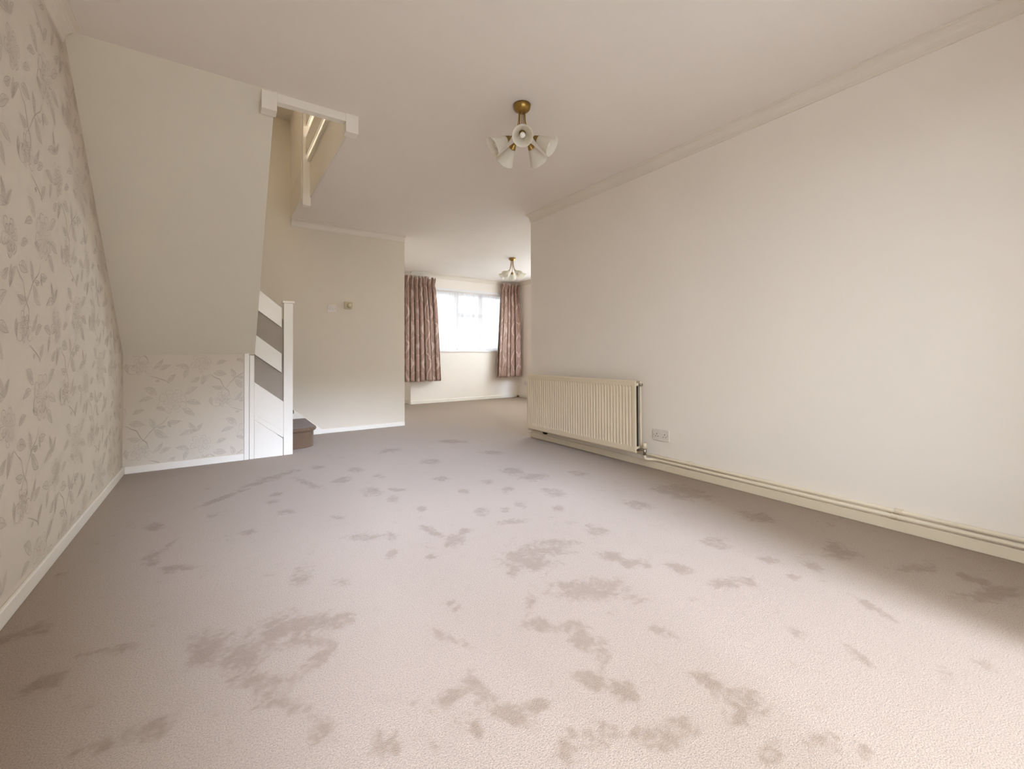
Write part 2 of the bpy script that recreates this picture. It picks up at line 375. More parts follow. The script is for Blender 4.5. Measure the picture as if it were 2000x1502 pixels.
PILE = [(2.382,0.34,0.144,-0.069,-0.078,-0.012),(2.301,0.799,0.04,-0.044,-0.073,-0.022),(2.397,0.564,0.106,-0.055,-0.056,-0.014),(2.44,1.223,0.036,-0.089,-0.079,-0.034),(2.47,0.413,0.018,-0.052,-0.046,-0.006),(0.192,1.62,0.089,-0.043,-0.006,-0.082),(0.307,1.56,0.063,-0.014,-0.006,-0.068),(0.129,1.575,0.045,-0.014,0.0,-0.071),(0.235,1.502,0.066,-0.046,-0.007,-0.048),(0.033,1.492,0.045,-0.065,-0.007,-0.032),(0.138,1.373,0.046,-0.039,-0.003,-0.025),(-0.041,1.594,0.032,0.018,0.011,-0.044),(1.31,1.581,0.097,-0.051,-0.041,-0.051),(1.076,1.559,0.04,-0.028,-0.058,-0.085),(1.153,1.477,0.072,-0.049,-0.028,-0.036),(1.236,1.174,0.06,-0.072,-0.057,-0.047),(0.966,1.077,0.069,-0.048,-0.025,-0.028),(0.955,0.95,-0.003,-0.051,-0.054,-0.018),(1.476,1.254,0.05,-0.066,-0.045,-0.034),(0.854,0.87,0.035,-0.024,-0.024,-0.024),(0.603,0.899,0.035,-0.037,-0.02,-0.022),(0.748,0.731,0.04,-0.027,-0.03,-0.029),(0.857,0.657,0.046,-0.048,-0.034,-0.019),(1.107,0.697,0.03,-0.047,-0.031,-0.013),(0.148,1.249,0.061,-0.062,-0.006,-0.023),(0.361,1.537,0.04,0.002,-0.003,-0.055),(0.072,1.53,0.052,0.003,0.011,-0.093),(-0.014,1.645,0.057,-0.017,0.007,-0.082),(0.08,1.396,0.069,-0.076,-0.008,-0.043),(0.252,1.395,0.061,0.042,0.008,-0.037),(0.29,1.948,0.04,0.027,0.005,-0.081),(0.415,1.803,0.026,-0.033,-0.01,-0.034),(0.609,2.185,0.108,-0.056,-0.012,-0.043),(0.709,2.116,0.023,-0.016,-0.016,-0.048),(0.945,1.895,0.04,-0.028,-0.036,-0.073),(0.9,2.059,0.022,-0.1,-0.023,-0.033),(1.032,1.967,0.026,-0.018,-0.024,-0.045),(0.647,1.932,0.035,0.019,-0.004,-0.039),(0.783,1.802,0.019,-0.013,-0.014,-0.032),(1.217,1.574,0.157,-0.07,-0.045,-0.062),(1.088,1.522,0.075,-0.075,-0.036,-0.046),(1.147,1.209,0.102,-0.098,-0.051,-0.05),(0.952,1.294,0.015,-0.011,-0.048,-0.065),(0.886,1.148,0.062,-0.043,-0.025,-0.032),(0.946,1.008,0.012,-0.07,-0.04,-0.021),(0.696,1.407,0.021,-0.015,-0.015,-0.032),(0.608,1.264,0.041,-0.076,-0.014,-0.016),(0.507,1.043,0.048,0.005,-0.002,-0.026),(0.581,1.044,-0.003,-0.06,-0.019,-0.004),(0.519,0.914,0.018,-0.013,-0.013,-0.022),(0.343,0.995,0.008,-0.004,-0.007,-0.035),(0.311,0.999,0.018,-0.012,-0.008,-0.023),(0.849,0.906,0.031,-0.021,-0.019,-0.02),(0.664,0.763,0.02,-0.021,-0.043,-0.036),(1.869,2.77,0.062,-0.083,-0.068,-0.095),(1.898,2.546,0.092,-0.064,-0.063,-0.085),(1.592,2.409,0.039,-0.027,-0.036,-0.055),(1.241,2.152,0.04,-0.028,-0.032,-0.056),(1.373,2.1,0.019,-0.014,-0.027,-0.041),(1.49,2.122,0.035,-0.024,-0.035,-0.05),(1.636,1.957,0.006,-0.049,-0.041,-0.039),(0.983,2.392,0.02,-0.014,-0.023,-0.055),(0.832,2.888,0.055,-0.039,-0.028,-0.097),(0.895,2.671,0.032,-0.022,-0.019,-0.057),(0.99,2.83,0.045,-0.052,-0.016,-0.042),(0.895,3.491,0.059,-0.041,-0.024,-0.093),(0.738,3.265,0.077,0.006,-0.015,-0.081),(0.315,3.173,0.034,0.002,-0.003,-0.047),(0.279,3.032,0.038,0.0,-0.002,-0.043),(-0.029,2.96,0.021,-0.015,0.0,-0.038),(0.52,3.328,0.058,-0.182,-0.015,-0.059),(0.332,3.613,0.21,0.162,-0.002,-0.075),(0.031,3.298,0.141,0.128,0.003,-0.047),(1.588,1.596,0.022,-0.068,-0.06,-0.049),(-0.276,2.956,0.037,0.0,0.009,-0.072),(-0.531,2.525,0.022,0.006,0.007,-0.024),(-0.394,1.704,0.04,0.019,0.018,-0.046),(-0.513,2.062,0.065,0.005,0.018,-0.055),(-0.132,2.311,0.06,-0.025,0.005,-0.057),(-0.24,2.487,0.026,0.04,0.021,-0.085),(-0.191,2.601,0.031,0.089,0.009,-0.031),(-0.28,1.793,0.069,-0.013,0.007,-0.032),(2.487,1.73,0.064,-0.178,-0.135,-0.084),(2.319,0.83,0.041,-0.028,-0.097,-0.034),(1.536,0.656,0.001,-0.035,-0.028,-0.006),(1.566,0.5,-0.021,-0.05,-0.026,-0.002),(1.669,0.331,-0.002,-0.034,-0.038,-0.002),(1.974,0.949,0.03,-0.032,-0.04,-0.018),(1.896,0.815,0.023,-0.016,-0.034,-0.014),(1.72,0.898,0.024,-0.037,-0.045,-0.019),(1.638,0.941,0.047,-0.047,-0.049,-0.025),(1.117,0.608,0.032,-0.049,-0.045,-0.016),(1.053,0.583,0.022,-0.016,-0.027,-0.014),(1.034,0.491,0.011,-0.022,-0.053,-0.013),(1.166,0.437,0.036,-0.039,-0.034,-0.009),(1.212,0.374,0.024,-0.017,-0.02,-0.006),(2.066,0.809,0.006,-0.028,-0.042,-0.012),(1.906,0.562,-0.039,-0.086,-0.024,-0.002),(1.271,1.057,0.033,-0.033,-0.024,-0.019),(1.185,0.904,0.017,-0.046,-0.023,-0.011),(1.991,4.081,0.129,-0.093,-0.047,-0.096),(1.329,4.023,0.118,-0.024,-0.027,-0.087),(2.068,3.396,0.091,-0.065,-0.044,-0.071),(1.47,3.401,0.071,-0.05,-0.035,-0.081),(1.809,2.205,0.034,-0.073,-0.057,-0.062),(1.439,1.366,0.036,-0.056,-0.039,-0.031),(0.895,0.798,0.018,-0.048,-0.024,-0.011),(0.664,0.896,0.037,-0.015,-0.014,-0.026),(0.222,1.125,0.036,0.005,0.005,-0.034),(-0.125,1.363,0.054,-0.002,0.01,-0.039),(-0.234,1.372,0.045,-0.017,0.006,-0.026),(0.92,0.647,0.026,-0.036,-0.032,-0.015),(0.328,2.788,0.044,-0.03,-0.006,-0.046),(0.12,2.585,0.043,-0.016,-0.001,-0.038),(0.552,2.537,0.037,-0.026,-0.009,-0.04),(1.3,1.928,0.075,-0.034,-0.023,-0.035),(0.663,3.768,0.047,-0.034,-0.012,-0.069),(1.943,1.176,0.031,-0.057,-0.055,-0.029),(1.598,1.116,0.021,-0.055,-0.037,-0.02),(0.987,3.218,0.044,-0.03,-0.017,-0.054),(1.331,2.896,0.048,-0.034,-0.027,-0.059),(1.33,2.54,0.038,-0.026,-0.024,-0.048),(1.571,2.651,0.042,-0.029,-0.031,-0.054),(2.053,1.74,0.037,-0.082,-0.066,-0.049),(2.236,2.424,0.046,-0.062,-0.059,-0.061)]  # brushed-pile marks; the ones along the right wall also paint in its shade
def build_floor():
    x0, x1, y0, y1, d = XL - 0.02, XF + 0.02, YB - 0.1, 8.0, 0.025
    nx, ny = int((x1 - x0) / d), int((y1 - y0) / d)
    xs, ys = np.linspace(x0, x1, nx), np.linspace(y0, y1, ny)
    X, Y = np.meshgrid(xs, ys)
    n = nx * ny
    co = np.zeros((n, 3)); co[:, 0] = X.ravel(); co[:, 1] = Y.ravel()
    i = np.arange(n).reshape(ny, nx)
    q = np.stack([i[:-1, :-1], i[:-1, 1:], i[1:, 1:], i[1:, :-1]], -1).reshape(-1, 4)
    me = bpy.data.meshes.new('floor')
    me.vertices.add(n); me.vertices.foreach_set('co', co.ravel())
    me.loops.add(q.size); me.loops.foreach_set('vertex_index', q.ravel().astype(np.int32))
    me.polygons.add(len(q)); me.polygons.foreach_set('loop_start', np.arange(0, q.size, 4, dtype=np.int32))
    me.update(calc_edges=True)
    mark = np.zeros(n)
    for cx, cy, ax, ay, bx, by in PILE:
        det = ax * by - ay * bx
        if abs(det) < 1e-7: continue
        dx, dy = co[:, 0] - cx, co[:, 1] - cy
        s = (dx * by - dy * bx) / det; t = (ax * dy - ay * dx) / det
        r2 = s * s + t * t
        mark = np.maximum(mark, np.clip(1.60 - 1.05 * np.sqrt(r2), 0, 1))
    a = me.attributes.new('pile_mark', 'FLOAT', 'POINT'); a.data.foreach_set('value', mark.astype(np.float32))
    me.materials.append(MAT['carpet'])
    o = bpy.data.objects.new('floor', me); COL.objects.link(o); o['kind'] = 'structure'
    return o
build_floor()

# ceiling slab (its top is the landing floor upstairs), with the stairwell left open
ce = MB()
ce.box((XL - 0.1, YB - 0.1, H), (XF + 0.13, OY0 + 0.0, 2.70))
ce.box((OX1, OY0, H), (XF + 0.13, Y2 + 0.10, 2.70))
ce.box((0.655, 4.567, H), (OX1, Y2, 2.70))
ce.box((XT - 0.1, Y2 + 0.10, H), (XF + 0.13, 8.05, 2.70))
struct('ceiling', ce, MAT['ceiling'])
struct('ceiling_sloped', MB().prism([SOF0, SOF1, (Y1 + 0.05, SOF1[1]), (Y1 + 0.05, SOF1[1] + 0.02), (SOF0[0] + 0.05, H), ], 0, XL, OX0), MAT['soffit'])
struct('ceiling_upstairs', MB().box((XL - 0.1, 1.2, UP), (3.2, Y2 + 0.1, UP + 0.1)), MAT['ceiling'])

struct_left = struct('wall_left', MB().box((XL - 0.1, YB - 0.1, -0.05), (XL, Y2 + 0.1, UP)), MAT['paper'])
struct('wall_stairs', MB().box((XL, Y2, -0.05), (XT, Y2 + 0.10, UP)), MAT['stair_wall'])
struct('wall_right', MB().box((XR, YB - 0.1, -0.05), (XR + 0.12, YE, H)).box((XR + 0.12, YE - 0.12, -0.05), (XF + 0.13, YE, H)), MAT['wall'])
SY0, SY1, SZ0, SZ1 = 4.1, 6.9, 0.95, 2.15       # unseen side window added to light the far room, round the corner of the right wall
struct('wall_far_right', MB().box((XF, YE, -0.05), (XF + 0.13, SY0, H)).box((XF, SY1, -0.05), (XF + 0.13, 8.05, H))
       .box((XF, SY0, -0.05), (XF + 0.13, SY1, SZ0)).box((XF, SY0, SZ1), (XF + 0.13, SY1, H)), MAT['wall'])
struct('wall_partition', MB().box((XT - 0.1, Y2 + 0.1, -0.05), (XT, 8.05, H)), MAT['wall'])
WX0, WX1, WZ0, WZ1, WT = 3.22, 5.02, 0.972, 2.115, 7.80
struct('wall_window', MB().box((2.884, Y3, -0.05), (WX0, 8.05, H)).box((WX1, Y3, -0.05), (XF, WT, H))
       .box((WX0, Y3, -0.05), (WX1, WT, WZ0)).box((WX0, Y3, WZ1), (WX1, WT, H)), MAT['wall'])
struct('wall_recess', MB().box((XT - 0.1, 7.95, -0.05), (2.884, 8.05, H)), MAT['wall'])
struct('wall_rear', MB().box((XL, YB - 0.1, -0.05), (DOOR_X0, YB, H)).box((DOOR_X1, YB - 0.1, -0.05), (XR, YB, H))
       .box((DOOR_X0, YB - 0.1, DOOR_H), (DOOR_X1, YB, H)), MAT['wall'])
struct('wall_understair', MB().box((XL, Y1, 0), (0.186, Y1 + 0.04, SOF1[1])), MAT['paper'])
struct('wall_landing', MB().box((0.655, 4.567, 2.70), (OX1, Y2, UP)), MAT['wall'])
struct('wall_upstairs', MB().box((3.1, 1.2, 2.70), (3.2, Y2, UP)).box((XL, 1.2, 2.70), (3.1, 1.3, UP)), MAT['wall'])
struct('trim_bulkhead', MB().box((XL, Y2 - 0.35, 3.50), (0.655, Y2, UP)), MAT['ceiling'])

# cornices: coved plaster profile, (distance from wall, height)
def cove(n=7, out=0.068, drop=0.072):
    p = [(0, H), (0, H - drop), (0.006, H - drop), (0.006, H - drop + 0.006)]
    for i in range(n):
        a = math.pi / 2 * i / (n - 1)
        p.append((0.008 + (out - 0.016) * (1 - math.cos(a)), H - drop + 0.008 + (drop - 0.016) * math.sin(a)))
    return p + [(out - 0.006, H - 0.006), (out, H - 0.006), (out, H)]
def cornice_x(name, wall_x, sgn, y0, y1):
    struct(name, MB().prism([(0, 0)] * 0 or [(wall_x + sgn * d, z) for d, z in cove()], 1, y0, y1), MAT['cornice'])
def cornice_y(name, wall_y, x0, x1):
    struct(name, MB().prism([(wall_y - d, z) for d, z in cove()], 0, x0, x1), MAT['cornice'])
cornice_x('trim_1', XR, -1, YB, YE)
cornice_x('trim_2', XL, 1, YB, SOF0[0] - 0.02)
cornice_y('trim_3', Y2, 0.662, XT)
cornice_y('trim_4', Y3, 2.884, XF)
cornice_x('trim_5', XF, -1, YE, Y3)
cornice_x('trim_6', 2.884, -1, Y3, 7.95)

# skirting boards
def skirt(name, mb, m=None):
    struct(name, mb, m or MAT['gloss'], bevel=0.004)
SK = 0.055
skirt('baseboard_left', MB().box((XL, YB, 0), (XL + 0.014, Y1, SK + 0.005)))
skirt('baseboard_understair', MB().box((XL + 0.014, Y1 - 0.013, 0), (0.186, Y1, SK)))
skirt('baseboard_right', MB().box((XR - 0.014, YB, 0), (XR, YE - 0.004, SK)), MAT['cream_gloss'])
skirt('baseboard_stairs', MB().box((0.985, Y2 - 0.013, 0), (XT, Y2, 0.05)))
skirt('baseboard_window', MB().box((2.884, Y3 - 0.013, 0), (XF, Y3, 0.06)))
skirt('baseboard_far_right', MB().box((XF - 0.013, YE, 0), (XF, Y3 - 0.013, 0.06)))
skirt('baseboard_recess', MB().box((2.871, Y3, 0), (2.884, 7.95, 0.06)))

# window: frame, mullions, transom, panes, sill board
win = thing('window_1', '', '', (0, 0, 0)); del win['label']; del win['category']; win['kind'] = 'structure'
FY0, FY1 = 7.655, 7.715
fr = MB()
for a, b in (((WX0, FY0, WZ0), (WX0 + 0.06, FY1, WZ1)), ((WX1 - 0.06, FY0, WZ0), (WX1, FY1, WZ1)),
             ((WX0 + 0.06, FY0, WZ0), (WX1 - 0.06, FY1, WZ0 + 0.06)), ((WX0 + 0.06, FY0, WZ1 - 0.06), (WX1 - 0.06, FY1, WZ1))):
    fr.box(a, b)
fr.build('window_frame', MAT['upvc'], win, bevel=0.004)
MX = (3.865, 4.405)
for x in MX:
    MB().box((x - 0.05, FY0 - 0.004, WZ0 + 0.06), (x + 0.05, FY1, WZ1 - 0.06)).build('mullion', MAT['upvc'], win, bevel=0.004)
MB().box((MX[0] + 0.05, FY0 - 0.004, 1.635), (MX[1] - 0.05, FY1, 1.725)).build('transom', MAT['upvc'], win, bevel=0.004)
for a, b in (((WX0 + 0.06, WZ0 + 0.06), (MX[0] - 0.05, WZ1 - 0.06)), ((MX[1] + 0.05, WZ0 + 0.06), (WX1 - 0.06, WZ1 - 0.06)),
             ((MX[0] + 0.05, WZ0 + 0.06), (MX[1] - 0.05, 1.635)), ((MX[0] + 0.05, 1.725), (MX[1] - 0.05, WZ1 - 0.06))):
    MB().box((a[0], 7.682, a[1]), (b[0], 7.688, b[1])).build('pane', MAT['front_glass'], win)
MB().box((WX0, Y3 - 0.03, WZ0 - 0.022), (WX1, Y3, WZ0 + 0.004)).box((WX0, Y3, WZ0), (WX1, FY0, WZ0 + 0.004)).build('window_sill', MAT['upvc'], win, bevel=0.003)

added_win = thing('added_side_window', '', '', (0, 0, 0)); del added_win['label']; del added_win['category']; added_win['kind'] = 'structure'  # unseen window, added to brighten the far room
fr = MB()
for a, b in (((XF + 0.05, SY0, SZ0), (XF + 0.11, SY0 + 0.06, SZ1)), ((XF + 0.05, SY1 - 0.06, SZ0), (XF + 0.11, SY1, SZ1)),
             ((XF + 0.05, SY0 + 0.06, SZ0), (XF + 0.11, SY1 - 0.06, SZ0 + 0.06)), ((XF + 0.05, SY0 + 0.06, SZ1 - 0.06), (XF + 0.11, SY1 - 0.06, SZ1))):
    fr.box(a, b)
fr.build('window_frame', MAT['upvc'], added_win, bevel=0.004)
MB().box((XF + 0.05, 5.41, SZ0 + 0.06), (XF + 0.11, 5.49, SZ1 - 0.06)).build('mullion', MAT['upvc'], added_win, bevel=0.004)
for a, b in ((SY0 + 0.06, 5.41), (5.49, SY1 - 0.06)):
    MB().box((XF + 0.077, a, SZ0 + 0.06), (XF + 0.083, b, SZ1 - 0.06)).build('pane', MAT['side_glass'], added_win)
# glazed patio doors behind the camera, with an added grey tint that cuts the light
dr = thing('door_1', '', '', (0, 0, 0)); del dr['label']; del dr['category']; dr['kind'] = 'structure'
fr = MB()
for x in (DOOR_X0, (DOOR_X0 + DOOR_X1) / 2 - 0.025, DOOR_X1 - 0.05):
    fr.box((x, YB - 0.08, 0.0), (x + 0.05, YB - 0.03, DOOR_H))
fr.box((DOOR_X0, YB - 0.08, DOOR_H - 0.05), (DOOR_X1, YB - 0.03, DOOR_H)).box((DOOR_X0, YB - 0.08, 0.0), (DOOR_X1, YB - 0.03, 0.04))
fr.build('door_frame', MAT['upvc'], dr)
for a, b in ((DOOR_X0 + 0.05, (DOOR_X0 + DOOR_X1) / 2 - 0.025), ((DOOR_X0 + DOOR_X1) / 2 + 0.025, DOOR_X1 - 0.05)):
    MB().add([(a, YB - 0.055, 0.04), (b, YB - 0.055, 0.04), (b, YB - 0.055, DOOR_H - 0.05), (a, YB - 0.055, DOOR_H - 0.05)], [(0, 1, 2, 3)]).build('pane', MAT['dimming'], dr)
# outside ground, front and back
struct('floor_side_path', MB().box((XF + 0.13, YB - 0.1, -0.16), (25, WT, -0.06)), MAT['drive'])
struct('wall_blocker_left', MB().box((-4.1, -12, -0.1), (-4.0, YB - 0.1, 1.8)), MAT['blocker'])  # unseen fence added to block sky light from the left
struct('wall_blocker_right', MB().box((2.2, -5, -0.1), (2.3, YB - 0.1, 3.0)), MAT['blocker'])  # unseen extension wall, added to block sky light from the right
struct('floor_patio', MB().box((-12, -25, -0.16), (14, YB - 0.1, -0.06)), MAT['slab'])
struct('floor_front_garden', MB().box((-8, WT, -0.16), (25, 25, -0.06)), MAT['drive'])

# ------------------------------------------------------------------ wallpaper print (thin ink relief)
def smooth_path(pts, n=6):
    pts = [np.array(p, float) for p in pts]
    if len(pts) < 3:
        return [pts[0] + (pts[-1] - pts[0]) * i / n for i in range(n + 1)]
    P = [2 * pts[0] - pts[1]] + pts + [2 * pts[-1] - pts[-2]]
    out = []
    for i in range(1, len(P) - 2):
        for k in range(n):
            t = k / n
            out.append(0.5 * (2 * P[i] + (P[i + 1] - P[i - 1]) * t + (2 * P[i - 1] - 5 * P[i] + 4 * P[i + 1] - P[i + 2]) * t * t
                              + (3 * P[i] - P[i - 1] - 3 * P[i + 1] + P[i + 2]) * t ** 3))
    out.append(pts[-1])
    return out
def ribbon(path, w):
    path = np.array(path); n = len(path)
    t = np.gradient(path, axis=0); t /= np.linalg.norm(t, axis=1)[:, None] + 1e-9
    nn = np.stack([-t[:, 1], t[:, 0]], 1)
    taper = np.interp(np.linspace(0, 1, n), [0, 0.25, 0.75, 1], [0.5, 1, 1, 0.45])[:, None]
    a, b = path + nn * w / 2 * taper, path - nn * w / 2 * taper
    return [np.array([a[i], a[i + 1], b[i + 1], b[i]]) for i in range(n - 1)]
INK = {'leaf': [], 'line': [], 'pink': []}
LEVEL = {'leaf': [], 'line': [], 'pink': []}     # overlapping strokes sit a hair above one another
class Ink:
    n = 0
def ink(key, quads):
    INK[key].extend(quads); LEVEL[key].extend([Ink.n % 11] * len(quads)); Ink.n += 1
rng = random.Random(4)
def leaf(bx, by, tx, ty, w):
    b, t = np.array((bx, by), float), np.array((tx, ty), float)
    d = t - b; L = np.linalg.norm(d); d /= L; nn = np.array((-d[1], d[0]))
    s = np.linspace(0, 1, 9)
    prof = np.sin(math.pi * s ** 0.85) * w / 2
    bend = np.sin(math.pi * s) * L * 0.07 * rng.choice((-1, 1))
    mid = [b + d * L * q + nn * k for q, k in zip(s, bend)]
    up = [m + nn * p for m, p in zip(mid, prof)]; dn = [m - nn * p * 0.9 for m, p in zip(mid, prof)]
    for i in range(8):
        ink('leaf', [np.array([up[i], up[i + 1], mid[i + 1], mid[i]])])
        if rng.random() < 0.55:
            ink('leaf', [np.array([mid[i], mid[i + 1], dn[i + 1], dn[i]])])
    for pth, wd in ((up, 4.5), (dn, 4.5), (mid, 4)):
        ink('line', ribbon(pth, wd))
    for i in (2, 3, 4, 5, 6):
        for side in (up, dn):
            j = min(i + 1, 8)
            ink('line', ribbon([mid[i], (mid[i] + side[j]) / 2 + d * 4, mid[i] * 0.15 + side[j] * 0.85], 2.6))
def branch(*pts, w=10):
    ink('line', ribbon(smooth_path(pts), w))
def petal(cx, cy, ang, r0, r1, spread, wav):
    pts = []
    for i in range(9):
        s = i / 8
        a = ang + spread * (s - 0.5) * (1.0 if 0.15 < s < 0.85 else 0.8)
        rr = r0 + (r1 - r0) * math.sin(math.pi * s) ** 0.45 * (1 + wav * math.sin(s * 13 + ang * 5))
        pts.append((cx + rr * math.cos(a), cy + rr * math.sin(a) * 0.92))
    ink('pink', ribbon(smooth_path(pts, 3), 5.0))
    m = (cx + (r0 + (r1 - r0) * 0.75) * math.cos(ang), cy + (r0 + (r1 - r0) * 0.75) * math.sin(ang) * 0.92)
    c = (cx + r0 * math.cos(ang), cy + r0 * math.sin(ang))
    ink('pink', ribbon([np.array(c), (np.array(c) + np.array(m)) / 2 + 3, np.array(m)], 2.6))
def flower(cx, cy, R, outer=8):
    for n, r0, r1, sp in ((outer - 1, 0.48, 1.02, 1.1), (6, 0.30, 0.70, 1.1), (4, 0.08, 0.38, 1.4)):
        o = rng.uniform(0, 1)
        for k in range(n):
            petal(cx, cy, 2 * math.pi * (k + o) / n + rng.uniform(-.16, .16), R * r0, R * r1 * rng.uniform(0.86, 1.06), sp, 0.085)
branch((30, 1000), (110, 1050), (180, 1085), (215, 1150), (250, 1200), (310, 1260), (335, 1345), w=13)
branch((275, 1210), (340, 1130), (400, 1070), (460, 1030), (540, 985), (590, 910), w=11)
for a in ((80, 985, 285, 1005, 84), (235, 1205, 60, 1178, 60), (400, 1060, 345, 920, 76), (410, 1080, 600, 1205, 92), (450, 1050, 570, 1042, 42),
          (590, 985, 775, 985, 62), (600, 990, 640, 1065, 34), (400, 1400, 525, 1270, 54), (480, 1420, 640, 1350, 62), (40, 1330, 60, 1450, 60),
          (440, 600, 265, 495, 92), (390, 640, 200, 690, 54), (830, 610, 1020, 505, 74), (850, 715, 1070, 760, 72), (800, 815, 970, 925, 84),
          (590, 440, 700, 315, 66), (480, 395, 420, 405, 32), (900, 235, 700, 195, 64), (880, 250, 820, 375, 62), (1100, 330, 1070, 480, 62),
          (1190, 330, 1090, 470, 50), (920, 430, 1045, 360, 62), (1000, 1150, 755, 1195, 62), (1000, 1150, 890, 1010, 66), (1010, 1150, 1090, 1040, 52),
          (1290, 180, 1450, 130, 56), (560, 820, 430, 780, 56)):
    leaf(*a)
branch((340, 330), (440, 360), (570, 410), (620, 450), w=10)
flower(665, 700, 200, 9)
flower(1070, 170, 150, 7)
for (x, y, r) in ((265, 1280, 66), (120, 1415, 72), (345, 1420, 60)):
    ink('pink', ribbon(smooth_path([(x + r * math.cos(t) * (1 + .07 * math.sin(3 * t)), y + r * 0.85 * math.sin(t)) for t in np.linspace(0.3, 6.2, 11)], 3), 5))
flower(215, 1375, 118, 6)
TILE, UNIT, VUNIT = 1170.0, 0.53 / 1170.0, 0.655 / 1170.0
def print_on(wall, u_range, z_range, to3d, keep, origin):
    """tile the half-drop repeat over a wall; to3d(u, z, lift) -> point; keep(u, z) -> inside the papered area"""
    for key, mname, name, lift in (('leaf', 'leafprint', 'printed_leaf_tint', 0.0001), ('line', 'lineprint', 'printed_sprig_line', 0.00035), ('pink', 'pinkprint', 'printed_flower_line', 0.0006)):
        V = lift + np.repeat(np.array(LEVEL[key])[:, None], 4, axis=1) * 0.00002
        Q = np.array(INK[key])                                   # n,4,2 in motif units
        vs, fs, c = [], [], 0
        for i in range(-1, int((u_range[1] - u_range[0]) / 0.53) + 2):
            for j in range(-2, int((z_range[1] - z_range[0]) / 0.655) + 2):
                U = (Q[:, :, 0] + TILE * i) * UNIT + origin[0]
                Zc = origin[1] - (Q[:, :, 1] + TILE * j + ((-670 * i) % TILE)) * VUNIT
                ok = keep(U, Zc).all(axis=1)
                if not ok.any(): continue
                P = to3d(U[ok].ravel(), Zc[ok].ravel(), V[ok].ravel())
                k = ok.sum()
                vs.append(P); fs.append(np.arange(4 * k).reshape(k, 4) + c); c += 4 * k
        vs, fs = np.concatenate(vs), np.concatenate(fs)
        me = bpy.data.meshes.new(name)
        me.vertices.add(len(vs)); me.vertices.foreach_set('co', vs.ravel())
        me.loops.add(fs.size); me.loops.foreach_set('vertex_index', fs.ravel().astype(np.int32))
        me.polygons.add(len(fs)); me.polygons.foreach_set('loop_start', np.arange(0, fs.size, 4, dtype=np.int32))
        me.update(calc_edges=True); me.materials.append(MAT[mname])
        o = bpy.data.objects.new(name, me); COL.objects.link(o); o.parent = wall; o['kind'] = 'stuff'
def left_keep(U, Zc):
    lim = np.where(U < SOF0[0] - 0.02, H - 0.073, SOF0[1] + (U - SOF0[0]) * (SOF1[1] - SOF0[1]) / (SOF1[0] - SOF0[0]) - 0.004)
    return (U > YB) & (U < Y1 - 0.002) & (Zc > SK + 0.006) & (Zc < lim)
print_on(struct_left, (YB, Y1), (0, H), lambda u, z, l: np.stack([XL + l, u, z], 1), left_keep, (YB - 0.2, H + 0.12))
under = bpy.data.objects['wall_understair']
print_on(under, (XL, 0.186), (0, 0.92), lambda u, z, l: np.stack([u, Y1 - l, z], 1),
         lambda U, Zc: (U > XL + 0.001) & (U < 0.184) & (Zc > SK + 0.002) & (Zc < SOF1[1] - 0.002), (XL + 0.0, 0.925))

# ------------------------------------------------------------------ staircase
st = thing('staircase', 'white painted staircase with carpeted steps, slatted balustrade and newel post, rising behind the sloped soffit', 'staircase', (0.5, 4.4, 0))
RI, GO = 0.1945, 0.233
def bullnose_step():
    """first step: rounded end stands clear of the newel post"""
    def outline(grow):
        x1, y0, r = 0.795 + grow, 4.585 - grow, 0.15 + grow
        p = [(0.50, y0)]
        for i in range(9):
            a = -math.pi / 2 + math.pi / 2 * i / 8
            p.append((x1 - r + r * math.cos(a), y0 + r + r * math.sin(a)))
        return p + [(x1, Y2), (0.50, Y2)]
    m = MB()
    m.prism(outline(0.0), 2, 0.0, RI - 0.03)
    # rolled nosing built up from three outlines
    n = len(outline(0))
    rings = [(0.002, RI - 0.042), (0.018, RI - 0.036), (0.026, RI - 0.022), (0.022, RI - 0.007), (0.008, RI)]
    vs = [(x, y, z) for g, z in rings for (x, y) in outline(g)]
    fs = [(k * n + i, k * n + (i + 1) % n, (k + 1) * n + (i + 1) % n, (k + 1) * n + i) for k in range(len(rings) - 1) for i in range(n)]
    fs += [tuple(range((len(rings) - 1) * n, len(rings) * n)), tuple(range(n))[::-1]]
    m.add(vs, fs)
    return m
bullnose_step().build('step', MAT['stair_carpet'], st, bevel=0.004, label='carpeted bullnose first step beside the newel post')
for k in (2, 3):
    xf = 0.795 - GO * (k - 1)
    MB().box((xf - GO, 4.455, 0), (xf, Y2, RI * k - 0.03)).box((xf - GO, 4.455, RI * k - 0.035), (xf + 0.022, Y2, RI * k)).build('step', MAT['stair_carpet'], st, bevel=0.008)
MB().prism([(XL, Y2), (0.096, Y2), (0.096, 4.455), (XL, 4.455)], 2, 0.62, RI * 4).build('step', MAT['stair_carpet'], st, bevel=0.008)
MB().prism([(XL, Y2), (-0.40, Y2), (0.10, 4.46), (XL, 4.46)], 2, 0.70, RI * 5).build('step', MAT['stair_carpet'], st, bevel=0.008)
for k in range(8):
    ya = Y1 - 0.2055 * k
    zt = RI * 6 + RI * k
    MB().box((XL, ya - 0.2055, zt - 0.055), (0.245, ya + 0.02, zt)).build('step', MAT['stair_carpet'], st, bevel=0.006)
sl = (SOF1[1] - SOF0[1]) / (SOF1[0] - SOF0[0])
MB().prism([(Y1 - 0.01, SOF1[1] + 0.03), (SOF0[0] + 0.06, H - 0.03), (SOF0[0] + 0.06, 2.86), (Y1 - 0.01, 1.38)], 0, 0.246, OX0).build('stair_string', MAT['gloss'], st)
# wall string on the far side, running down into the skirting
MB().prism([(0.985, 0.0), (0.985, 0.05), (0.68, 0.305), (0.10, 0.795), (0.10, 0.45), (0.60, 0.0)], 1, Y2 - 0.02, Y2).build('wall_string', MAT['gloss'], st, bevel=0.004)
